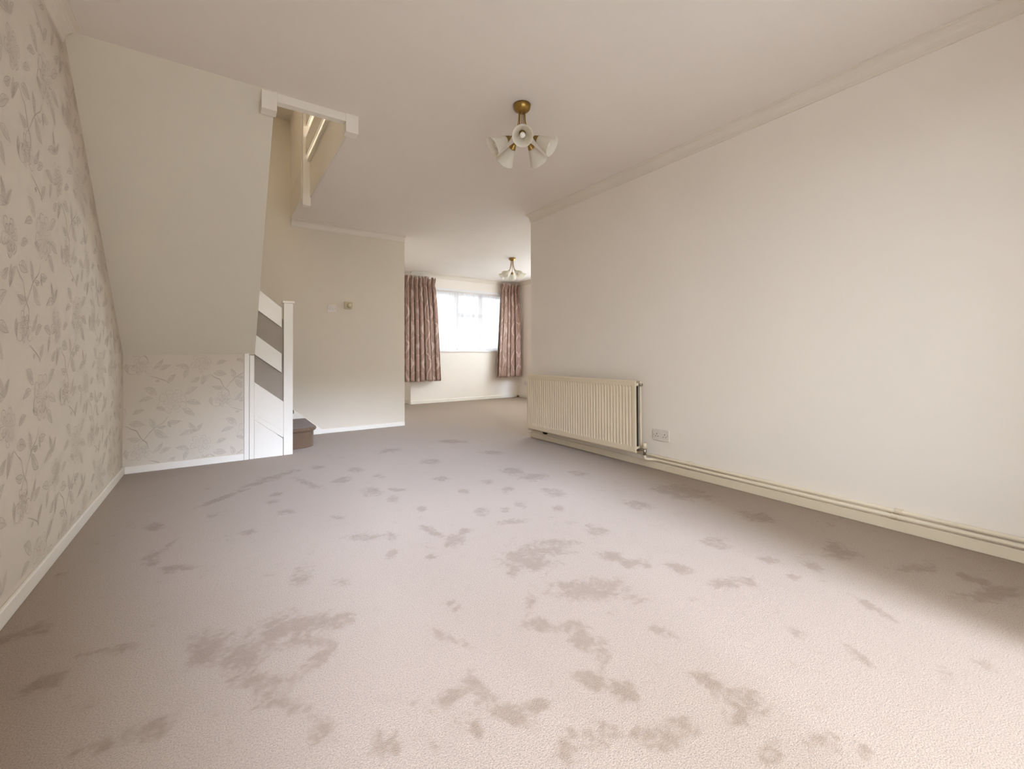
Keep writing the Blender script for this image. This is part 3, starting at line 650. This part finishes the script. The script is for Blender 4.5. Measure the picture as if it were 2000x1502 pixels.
# newel post with cap
nw = MB().box((0.489, Y1, 0), (0.564, Y1 + 0.075, 1.366)).build('newel_post', MAT['gloss'], st, bevel=0.004)
cp = MB().box((0.478, Y1 - 0.011, 1.366), (0.575, Y1 + 0.086, 1.386)).build('newel_cap', MAT['gloss'], None, bevel=0.004)
put_in(cp, nw)
# balustrade boards, following the pitch of the first flight
def slat(name, zl, zr, h_l, h_r, y0, y1, m, x0=0.262, x1=0.474):
    return MB().prism([(x0, zl - h_l), (x1, zr - h_r), (x1, zr), (x0, zl)], 1, y0, y1).build(name, m, st, bevel=0.003)
slat('balustrade_board', 1.500, 1.322, 0.190, 0.178, Y1 + 0.006, Y1 + 0.030, MAT['gloss'])
slat('balustrade_board', 1.084, 0.910, 0.178, 0.172, Y1 + 0.006, Y1 + 0.030, MAT['gloss'])
slat('infill_panel', 1.420, 1.220, 0.90, 0.84, Y1 + 0.040, Y1 + 0.052, MAT['infill'], 0.262, 0.489)
slat('outer_string', 0.664, 0.480, 0.40, 0.31, Y1 + 0.004, Y1 + 0.030, MAT['gloss'], 0.262, 0.489)
slat('string_bead', 0.388, 0.216, 0.050, 0.060, Y1 - 0.003, Y1 + 0.006, MAT['gloss'], 0.262, 0.487)
MB().prism([(0.263, 0.0), (0.485, 0.0), (0.485, 0.152), (0.263, 0.336)], 1, Y1 + 0.001, Y1 + 0.02).build('lower_panel', MAT['gloss'], st, bevel=0.002)
MB().box((0.187, Y1 - 0.012, 0), (0.224, Y1 + 0.05, 0.912)).build('corner_trim', MAT['gloss'], st, bevel=0.004)
MB().box((0.226, Y1 - 0.006, 0), (0.262, Y1 + 0.05, 0.897)).build('corner_trim', MAT['gloss'], st, bevel=0.004)

# ------------------------------------------------------------------ landing balustrade round the stairwell opening
lb = thing('landing_balustrade', 'white boarded landing balustrade with stub posts hanging below the ceiling opening', 'balustrade', (0.69, 3.6, 2.7))
MB().box((0.197, OY0 - 0.004, 2.293), (0.275, OY0 + 0.075, 3.60)).build('newel_post', MAT['gloss'], lb, bevel=0.003)
MB().box((0.653, OY0 - 0.004, 2.288), (0.729, OY0 + 0.07, 3.60)).build('newel_post', MAT['gloss'], lb, bevel=0.003)
MB().box((0.660, 4.50, 2.322), (0.728, 4.567, 3.60)).build('newel_post', MAT['gloss'], lb, bevel=0.003)
MB().box((0.275, OY0 - 0.003, 2.350), (0.653, OY0 + 0.05, 2.3995)).build('trimmer_beam', MAT['gloss'], lb, bevel=0.003)
MB().box((0.275, OY0 + 0.004, 2.3995), (0.653, OY0 + 0.05, 2.76)).build('fascia_board', MAT['gloss'], lb, bevel=0.002)
MB().box((0.722, OY0 + 0.07, 2.402), (OX1, 4.50, 2.745)).build('fascia_board', MAT['ceiling'], lb)
MB().box((0.700, OY0 + 0.07, 2.745), (OX1 + 0.02, 4.50, 2.772)).build('nosing', MAT['gloss'], lb, bevel=0.004)
for z in (2.80, 3.08, 3.36):
    MB().box((0.685, OY0 + 0.07, z), (0.705, 4.50, z + 0.175)).build('balustrade_board', MAT['gloss'], lb, bevel=0.003)
    MB().box((0.275, OY0 + 0.03, z), (0.651, OY0 + 0.05, z + 0.175)).build('balustrade_board', MAT['gloss'], lb, bevel=0.003)

# ------------------------------------------------------------------ ceiling lights
def ceiling_light(loc, label, azi, group):
    t = thing('ceiling_light', label, 'ceiling light', loc, group)
    L = Vector(loc)
    T = Matrix.Translation(L)
    MB().lathe([(0.0, -0.050), (0.014, -0.050), (0.016, -0.046), (0.026, -0.044), (0.040, -0.036), (0.050, -0.024), (0.0525, -0.012), (0.053, 0.0), (0.0, 0.0)], T, 32).build('canopy', MAT['brass'], t, smooth=True)
    for k in range(5):
        a = azi + 2 * math.pi * k / 5
        d = Vector((math.cos(a), math.sin(a), 0))
        pts = [(0.019, -0.036), (0.0195, -0.075), (0.022, -0.108), (0.029, -0.138), (0.042, -0.172), (0.060, -0.195), (0.078, -0.209)]
        P = [np.array(p) for p in pts]
        path = [L + d * p[0] + Vector((0, 0, p[1])) for p in smooth_path(pts, 4)]
        arm = MB().tube(path, 0.0036, 8).build('arm', MAT['brass'], t, smooth=True)
        e = L + d * 0.074 + Vector((0, 0, -0.206))
        ax = (d * math.cos(math.radians(34)) + Vector((0, 0, -math.sin(math.radians(34))))).normalized()
        Mx = Matrix.Translation(e) @ ax.to_track_quat('Z', 'Y').to_matrix().to_4x4()
        cap = MB().lathe([(0.0, 0.0), (0.008, 0.0), (0.012, 0.006), (0.0215, 0.030), (0.0225, 0.036), (0.0, 0.036)], Mx, 20).build('lamp_holder', MAT['brass'], t, smooth=True)
        prof = [(0.016, 0.030), (0.022, 0.033), (0.027, 0.045), (0.033, 0.065), (0.040, 0.085), (0.046, 0.105), (0.053, 0.121), (0.0585, 0.131), (0.060, 0.135)]
        inner = [(0.0575, 0.1345), (0.051, 0.1215), (0.044, 0.1055), (0.038, 0.085), (0.031, 0.065), (0.025, 0.046), (0.019, 0.036)]
        MB().lathe(prof + inner, Mx, 28).build('lamp_shade', MAT['frosted'], t, smooth=True, label='frosted glass tulip shade')
        b = [(0.0, 0.118)] + [(0.0165 * math.sin(q), 0.100 + 0.018 * math.cos(q)) for q in np.linspace(0.3, 2.2, 7)] + [(0.010, 0.070), (0.009, 0.034)]
        MB().lathe(b, Mx, 16).build('bulb', MAT['bulb'], t, smooth=True)
    return t
to_cam = math.atan2(-2.12, -1.515)
ceiling_light((1.515, 2.12, H), 'brass ceiling light with frosted tulip shades, nearest, in the middle of the front room ceiling', to_cam + 0.02, 'brass tulip ceiling lights')
ceiling_light((3.80, 5.60, H), 'small distant brass ceiling light with frosted tulip shades, in front of the far window', to_cam + 0.02 + 0.62, 'brass tulip ceiling lights')

# ------------------------------------------------------------------ radiator on the right wall
rad = thing('radiator', 'long cream double panel radiator with vertical flutes, low on the right wall', 'radiator', (2.76, 3.0, 0.0))
RY0, RY1, RZ0, RZ1 = 2.280, 3.716, 0.121, 0.678
def pressed_panel(xf, sgn, y0=RY0, y1=RY1):
    """pressed steel face: flat rims and 42 raised flutes whose ends fade into the rims"""
    m = MB()
    n = 42
    p = (y1 - y0 - 0.05) / n
    ys = [(y0, 0), (y0 + 0.004, 1)]
    cols = [(y0, -0.006, 0), (y0 + 0.006, 0.0, 0), (y0 + 0.025, 0.0, 0)]
    for k in range(n):
        b = y0 + 0.025 + k * p
        cols += [(b + p * 0.12, 0.0, 1), (b + p * 0.30, -0.0075, 1), (b + p * 0.70, -0.0075, 1), (b + p * 0.88, 0.0, 1)]
    cols += [(y1 - 0.025, 0.0, 0), (y1 - 0.006, 0.0, 0), (y1, -0.006, 0)]
    rows = [(RZ0, -0.006, 0), (RZ0 + 0.006, 0.0, 0), (RZ0 + 0.038, 0.0, 0), (RZ0 + 0.055, 0.0, 1), (RZ1 - 0.050, 0.0, 1), (RZ1 - 0.034, 0.0, 0), (RZ1 - 0.008, 0.0, 0), (RZ1, -0.008, 0)]
    vs = []
    for (z, dz, fz) in rows:
        for (y, dy, fy) in cols:
            # flutes are grooves pressed back from the face plane
            g = dy if not fy else dy * fz
            vs.append((xf + sgn * (-0.55 * (g + min(0, dz) if not fy else g + dz)), y, z))
    nc = len(cols)
    fs = [(i * nc + j, i * nc + j + 1, (i + 1) * nc + j + 1, (i + 1) * nc + j) for i in range(len(rows) - 1) for j in range(nc - 1)]
    return m.add(vs, fs)
fp = pressed_panel(2.715, 1).build('front_panel', MAT['radiator'], rad)
sm = fp.modifiers.new('thick', 'SOLIDIFY'); sm.thickness = 0.012; sm.offset = -1
bk = pressed_panel(2.782, -1).build('back_panel', MAT['radiator'], rad)
sm = bk.modifiers.new('thick', 'SOLIDIFY'); sm.thickness = 0.012; sm.offset = -1
MB().box((2.7245, RY0 + 0.055, RZ0 + 0.002), (2.7345, RY1 - 0.05, RZ1 - 0.006)).box((2.760, RY0 + 0.055, RZ0 + 0.01), (2.775, RY1 - 0.05, RZ1 - 0.01)).build('water_way', MAT['radiator'], rad, bevel=0.004)
MB().box((2.740, RY0 + 0.015, RZ0 + 0.006), (2.757, RY1 - 0.03, RZ1 - 0.02)).build('convector_gap_shade', MAT['dark'], rad)  # core in near-black, painting shade into the gap between the panels
for y in (RY0 + 0.02, RY1 - 0.02):
    for z in (RZ1 - 0.028, RZ0 + 0.03):
        MB().tube([(2.722, y, z), (2.79, y, z)], 0.013, 12).build('header_tee', MAT['radiator'], rad, smooth=True)
MB().tube([(2.765, RY0 + 0.02, RZ1 - 0.028), (2.765, RY0 - 0.018, RZ1 - 0.028)], 0.011, 10).build('bleed_plug', MAT['chrome'], rad, smooth=True)
# valves
def valve(y_face, sgn, name, capm):
    y = y_face + sgn * 0.045
    v = MB().tube([(2.757, y_face - sgn * 0.02, 0.142), (2.757, y, 0.142)], 0.012, 10).tube([(2.757, y, 0.105), (2.757, y, 0.158)], 0.013, 12).build('radiator_valve', MAT['chrome'], rad, smooth=True)
    c = MB().lathe([(0.0, 0.043), (0.013, 0.043), (0.016, 0.038), (0.017, 0.0), (0.0, 0.0)], Matrix.Translation((2.757, y, 0.156)), 16).build('valve_cap', capm, None, smooth=True)
    put_in(c, v)
    return y
yv = valve(RY0, -1, 'a', MAT['cream_gloss'])
yw = valve(RY1, 1, 'b', MAT['chrome'])
for y in (2.50, 3.50):
    MB().box((2.785, y, 0.10), (XR - 0.001, y + 0.03, 0.60)).build('wall_bracket', MAT['radiator'], rad, bevel=0.002)
MB().tube([(2.785, 3.48, 0.085), (2.785, 3.50, 0.084), (2.785, 3.535, 0.084), (2.785, 3.55, 0.086)], [0.006, 0.013, 0.013, 0.006], 10).build('bracket_clip', MAT['rubber'], rad, smooth=True, label='black rubber clip under the radiator')

# ------------------------------------------------------------------ heating pipes along the skirting
PX = XR - 0.016
def clip_parts(t, y, z):
    m = MB().tube([(PX, y - 0.014, z), (PX, y + 0.014, z)], 0.0128, 14)
    m.box((PX + 0.004, y - 0.014, z - 0.0125), (XR - 0.0005, y + 0.014, z + 0.0125))
    m.build('pipe_clip', MAT['cream_gloss'], t, bevel=0.001)
p1 = thing('heating_pipe', 'lower cream heating pipe along the right skirting, ending at the radiator valve', 'pipe', (PX, 1.0, 0.074))
pts = [(PX, YB + 0.003, 0.074), (PX, yv - 0.10, 0.074), (PX - 0.006, yv - 0.055, 0.074), (2.770, yv - 0.022, 0.0745), (2.760, yv - 0.006, 0.078), (2.757, yv, 0.090), (2.757, yv, 0.106)]
MB().tube([pts[0], pts[1]] + [tuple(q) for q in smooth_path(pts[1:], 5)][1:], 0.0105, 12).build('pipe_run', MAT['cream_gloss'], p1, smooth=True)
for y in (1.912, 0.738): clip_parts(p1, y, 0.074)
p2 = thing('heating_pipe', 'upper cream heating pipe along the right skirting, passing behind the radiator to its far end', 'pipe', (PX, 1.0, 0.101))
pts = [(PX, YB + 0.003, 0.101), (PX, yw - 0.10, 0.080), (PX - 0.006, yw - 0.05, 0.076), (2.772, yw - 0.02, 0.0755), (2.760, yw - 0.006, 0.078), (2.757, yw, 0.090), (2.757, yw, 0.106)]
MB().tube([pts[0], (PX, 2.2, 0.101), (PX, 2.6, 0.097), pts[1]] + [tuple(q) for q in smooth_path(pts[1:], 5)][1:], 0.0100, 12).build('pipe_run', MAT['cream_gloss'], p2, smooth=True)
for y in (1.885, 0.722): clip_parts(p2, y, 0.101)

# ------------------------------------------------------------------ electrical plates
def rounded_rect(w, h, r, n=4):
    p = []
    for cx, cy, a0 in ((w / 2 - r, h / 2 - r, 0), (-w / 2 + r, h / 2 - r, 90), (-w / 2 + r, -h / 2 + r, 180), (w / 2 - r, -h / 2 + r, 270)):
        for i in range(n + 1):
            a = math.radians(a0 + 90 * i / n); p.append((cx + r * math.cos(a), cy + r * math.sin(a)))
    return p
def plate_on_x(x, yc, zc, w, h, d, sgn, name, m, parent, bev=0.002):
    """plate standing off a wall at x, facing sgn"""
    return MB().prism([(yc + a, zc + b) for a, b in rounded_rect(w, h, 0.008)], 0, x, x + sgn * d).build(name, m, parent, bevel=bev)
def double_socket(x, yc, zc, label):
    t = thing('wall_socket', label, 'socket', (x, yc, zc))
    pl = plate_on_x(x, yc, zc, 0.146, 0.086, 0.011, -1, 'face_plate', MAT['plastic'], t)
    f = x - 0.011
    for s in (-1, 1):
        y = yc + s * 0.036
        m = MB().box((f - 0.0006, y - 0.0022, zc + 0.002), (f + 0.002, y + 0.0022, zc + 0.013))
        for q in (-0.011, 0.011):
            m.box((f - 0.0006, y + q - 0.0035, zc - 0.014), (f + 0.002, y + q + 0.0035, zc - 0.009))
        put_in(m.build('pin_slots', MAT['dark'], None), pl)
        yr = yc + s * 0.008
        put_in(MB().prism([(yr - 0.006, zc + 0.030), (yr + 0.006, zc + 0.030), (yr + 0.006, zc + 0.012), (yr - 0.006, zc + 0.012)], 0, f - 0.003, f + 0.001).build('rocker', MAT['plastic'], None, bevel=0.001), pl)
        put_in(MB().tube([(f - 0.0008, yc + s * 0.060, zc), (f + 0.001, yc + s * 0.060, zc)], 0.0032, 10).build('screw', MAT['chrome'], None), pl)
    return t
double_socket(XR, 2.130, 0.268, 'white double wall socket on the right wall beside the radiator')
double_socket(XF, 7.25, 0.30, 'small white wall socket in the far room, low beside the right curtain')
sw = thing('light_switch', 'white square light switch plate on the stair wall, left of the thermostat', 'switch', (1.09, Y2, 1.435))
pl = MB().prism([(1.090 + a, 1.4355 + b) for a, b in rounded_rect(0.090, 0.090, 0.006)], 1, Y2 - 0.008, Y2).build('face_plate', MAT['plastic'], sw, bevel=0.0015)
for x in (1.077, 1.103):
    put_in(MB().prism([(x - 0.009, 1.420), (x + 0.009, 1.420), (x + 0.009, 1.451), (x - 0.009, 1.451)], 1, Y2 - 0.014, Y2 - 0.007).build('rocker', MAT['plastic'], None, bevel=0.002), pl)
for x in (1.056, 1.124):
    put_in(MB().tube([(x, Y2 - 0.0095, 1.4355), (x, Y2 - 0.007, 1.4355)], 0.0035, 10).build('screw', MAT['chrome'], None), pl)
th = thing('thermostat', 'beige square room thermostat with round dial, on the stair wall right of the switch', 'thermostat', (1.273, Y2, 1.482))
MB().prism([(1.273 + a, 1.482 + b) for a, b in rounded_rect(0.090, 0.086, 0.008)], 1, Y2 - 0.036, Y2).build('body', MAT['beige_plastic'], th, bevel=0.004)
dl = MB().lathe([(0.0, 0.016), (0.020, 0.016), (0.024, 0.012), (0.026, 0.0), (0.0, 0.0)], Matrix.Translation((1.281, Y2 - 0.036, 1.480)) @ Matrix.Rotation(math.radians(90), 4, 'X'), 28).build('dial', MAT['beige_plastic'], th, smooth=True)
put_in(MB().box((1.279, Y2 - 0.0545, 1.482), (1.283, Y2 - 0.0505, 1.500)).build('pointer', MAT['gloss'], None, bevel=0.001), dl)
MB().prism([(1.281 + 0.031 * math.cos(a), 1.480 + 0.031 * math.sin(a)) for a in np.linspace(0, 2 * math.pi, 25)[:-1]], 1, Y2 - 0.0375, Y2 - 0.034).build('dial_ring', mottled(mat('thermostat scale', (0.40, 0.33, 0.2)), (0.38, 0.31, 0.19), (0.42, 0.35, 0.22), 8), th)
# cable outlet in the far corner
co_ = thing('cable_outlet', 'tiny brown cable stub on the skirting in the far right corner', 'cable', (5.22, 7.49, 0))
MB().tube([(5.225, 7.50, 0.03), (5.225, 7.50, 0.055), (5.235, 7.51, 0.09), (5.25, 7.515, 0.13), (5.255, 7.52, 0.24)], 0.004, 8).build('cable', MAT['cream_gloss'], co_, smooth=True)
MB().box((5.205, 7.485, 0.0), (5.243, 7.52, 0.035)).build('outlet_box', MAT['brass'], co_, bevel=0.003)

# ------------------------------------------------------------------ curtains at the far window
def curtain(name, label, top, bot, ztop, zbot, y0, folds, seed, group):
    """top/bot: (x0, x1) of heading and hem; pencil pleat heading, hanging folds"""
    rg = random.Random(seed)
    nu, nv = folds * 18 + 1, 60
    ph = [rg.uniform(-1.5, 1.5) for _ in range(folds + 2)]
    am = [rg.uniform(0.6, 1.3) for _ in range(folds + 2)]
    vs, uvs, fs = [], [], []
    zh = ztop - 0.12
    for j in range(nv):
        v = (j / (nv - 1)) ** 1.25
        z = ztop + (zbot - ztop) * v
        k = max(0.0, min(1.0, (zh - z) / (zh - zbot)))
        x0, x1 = top[0] + (bot[0] - top[0]) * k ** 0.8, top[1] + (bot[1] - top[1]) * k ** 0.8
        flare = max(0.0, (z - zh) / (ztop - zh))
        A = 0.016 + 0.034 * min(1, 3 * k) ** 0.6 + 0.012 * k if z < zh else 0.016 + 0.022 * flare
        for i in range(nu):
            u = i / (nu - 1)
            fi = u * folds
            b = int(min(folds, fi))
            t = fi - b
            pa = ph[b] * (1 - t) + ph[b + 1] * t
            aa = am[b] * (1 - t) + am[b + 1] * t
            w = 2 * math.pi * fi + pa * (0.5 + 0.9 * k)
            y = y0 + 0.02 - 1.9 * A * aa * abs(math.sin(w / 2)) ** 0.65
            y -= (1 - 0.6 * k) * 0.011 * math.sin(3.0 * w + 1.3 * pa + seed)
            x = x0 + (x1 - x0) * u + A * 0.55 * math.cos(w + 0.5) * (1 if 0.02 < u < 0.98 else 0)
            zz = z + flare * 0.022 * math.sin(2 * w + pa * 4 + seed) + (0.006 * math.sin(w) if j == nv - 1 else 0)
            vs.append((x, y, zz)); uvs.append((u * folds * 0.21, -v * (ztop - zbot)))
    for j in range(nv - 1):
        for i in range(nu - 1):
            fs.append((j * nu + i, (j + 1) * nu + i, (j + 1) * nu + i + 1, j * nu + i + 1))
    t = thing(name, label, 'curtain', ((top[0] + top[1]) / 2, y0, zbot), group)
    m = MB().add(vs, fs)
    o = m.build('drape', MAT['damask'], t, smooth=True)
    ul = o.data.uv_layers.new(name='UVMap')
    li = np.zeros(len(o.data.loops), dtype=np.int32); o.data.loops.foreach_get('vertex_index', li)
    ul.data.foreach_set('uv', np.array(uvs)[li].ravel())
    s = o.modifiers.new('cloth', 'SOLIDIFY'); s.thickness = 0.003
    hb = []
    # header tape stitched across the pleats
    for i in range(nu):
        u = i / (nu - 1); fi = u * folds; b = int(min(folds, fi)); tt = fi - b
        pa = ph[b] * (1 - tt) + ph[b + 1] * tt; aa = am[b] * (1 - tt) + am[b + 1] * tt
        hb.append((top[0] + (top[1] - top[0]) * u, y0 + 0.010, zh + 0.002))
    MB().prism([(top[0] + 0.02, y0 + 0.03), (top[1] - 0.02, y0 + 0.03), (top[1] - 0.02, y0 + 0.034), (top[0] + 0.02, y0 + 0.034)], 2, zh - 0.02, zh + 0.05).build('header_tape', MAT['net'], t)
    return t
curtain('curtain', 'left pink-brown damask curtain with gathered heading, partly behind the stair wall end', (2.735, 3.315), (2.700, 3.395), 2.295, 0.42, Y3 - 0.11, 7, 3, 'damask curtains at the far window')
curtain('curtain', 'right pink-brown damask curtain with gathered heading, in the far right corner', (4.765, 5.215), (4.63, 5.235), 2.325, 0.44, Y3 - 0.11, 6, 8, 'damask curtains at the far window')
rail = thing('curtain_rail', 'white net curtain rail across the top of the far window', 'rail', (4.1, Y3 - 0.01, 2.13))
MB().box((WX0 - 0.02, Y3 - 0.022, 2.118), (WX1 + 0.02, Y3, 2.156)).build('rail_bar', MAT['upvc'], rail, bevel=0.003)
for x in (WX0 - 0.02, WX1 + 0.02):
    MB().box((x - 0.012, Y3 - 0.026, 2.114), (x + 0.012, Y3, 2.160)).build('end_stop', MAT['upvc'], rail, bevel=0.003)
def net_curtain():
    t = thing('net_curtain', 'sheer white net curtain hanging inside the far window', 'net curtain', (4.1, 7.59, WZ0))
    nu, nv = 340, 24
    rg = random.Random(11)
    ph = [rg.uniform(0, 6.28) for _ in range(6)]
    vs, fs = [], []
    for j in range(nv):
        v = j / (nv - 1)
        for i in range(nu):
            u = i / (nu - 1)
            x = WX0 + 0.01 + (WX1 - WX0 - 0.02) * u
            a = 0.007 + 0.006 * math.sin(9 * u + ph[0])
            y = 7.592 + 1.6 * a * math.sin(2 * math.pi * 11 * u + 2.6 * math.sin(7 * u + ph[1]) + 0.8 * v * math.sin(14 * u + ph[2])) + 0.004 * math.sin(2 * math.pi * 37 * u + 3 * math.sin(9 * u) + ph[3]) * (1 - 0.6 * v)
            vs.append((x, y, WZ1 - 0.004 + (WZ0 + 0.010 - WZ1) * v))
    for j in range(nv - 1):
        for i in range(nu - 1):
            fs.append((j * nu + i, (j + 1) * nu + i, (j + 1) * nu + i + 1, j * nu + i + 1))
    MB().add(vs, fs).build('sheer', MAT['net'], t, smooth=True)
    MB().tube([(WX0 + 0.005, 7.592, WZ1 - 0.012), (WX1 - 0.005, 7.592, WZ1 - 0.012)], 0.005, 8).build('heading_wire', MAT['upvc'], t, smooth=True)
net_curtain()
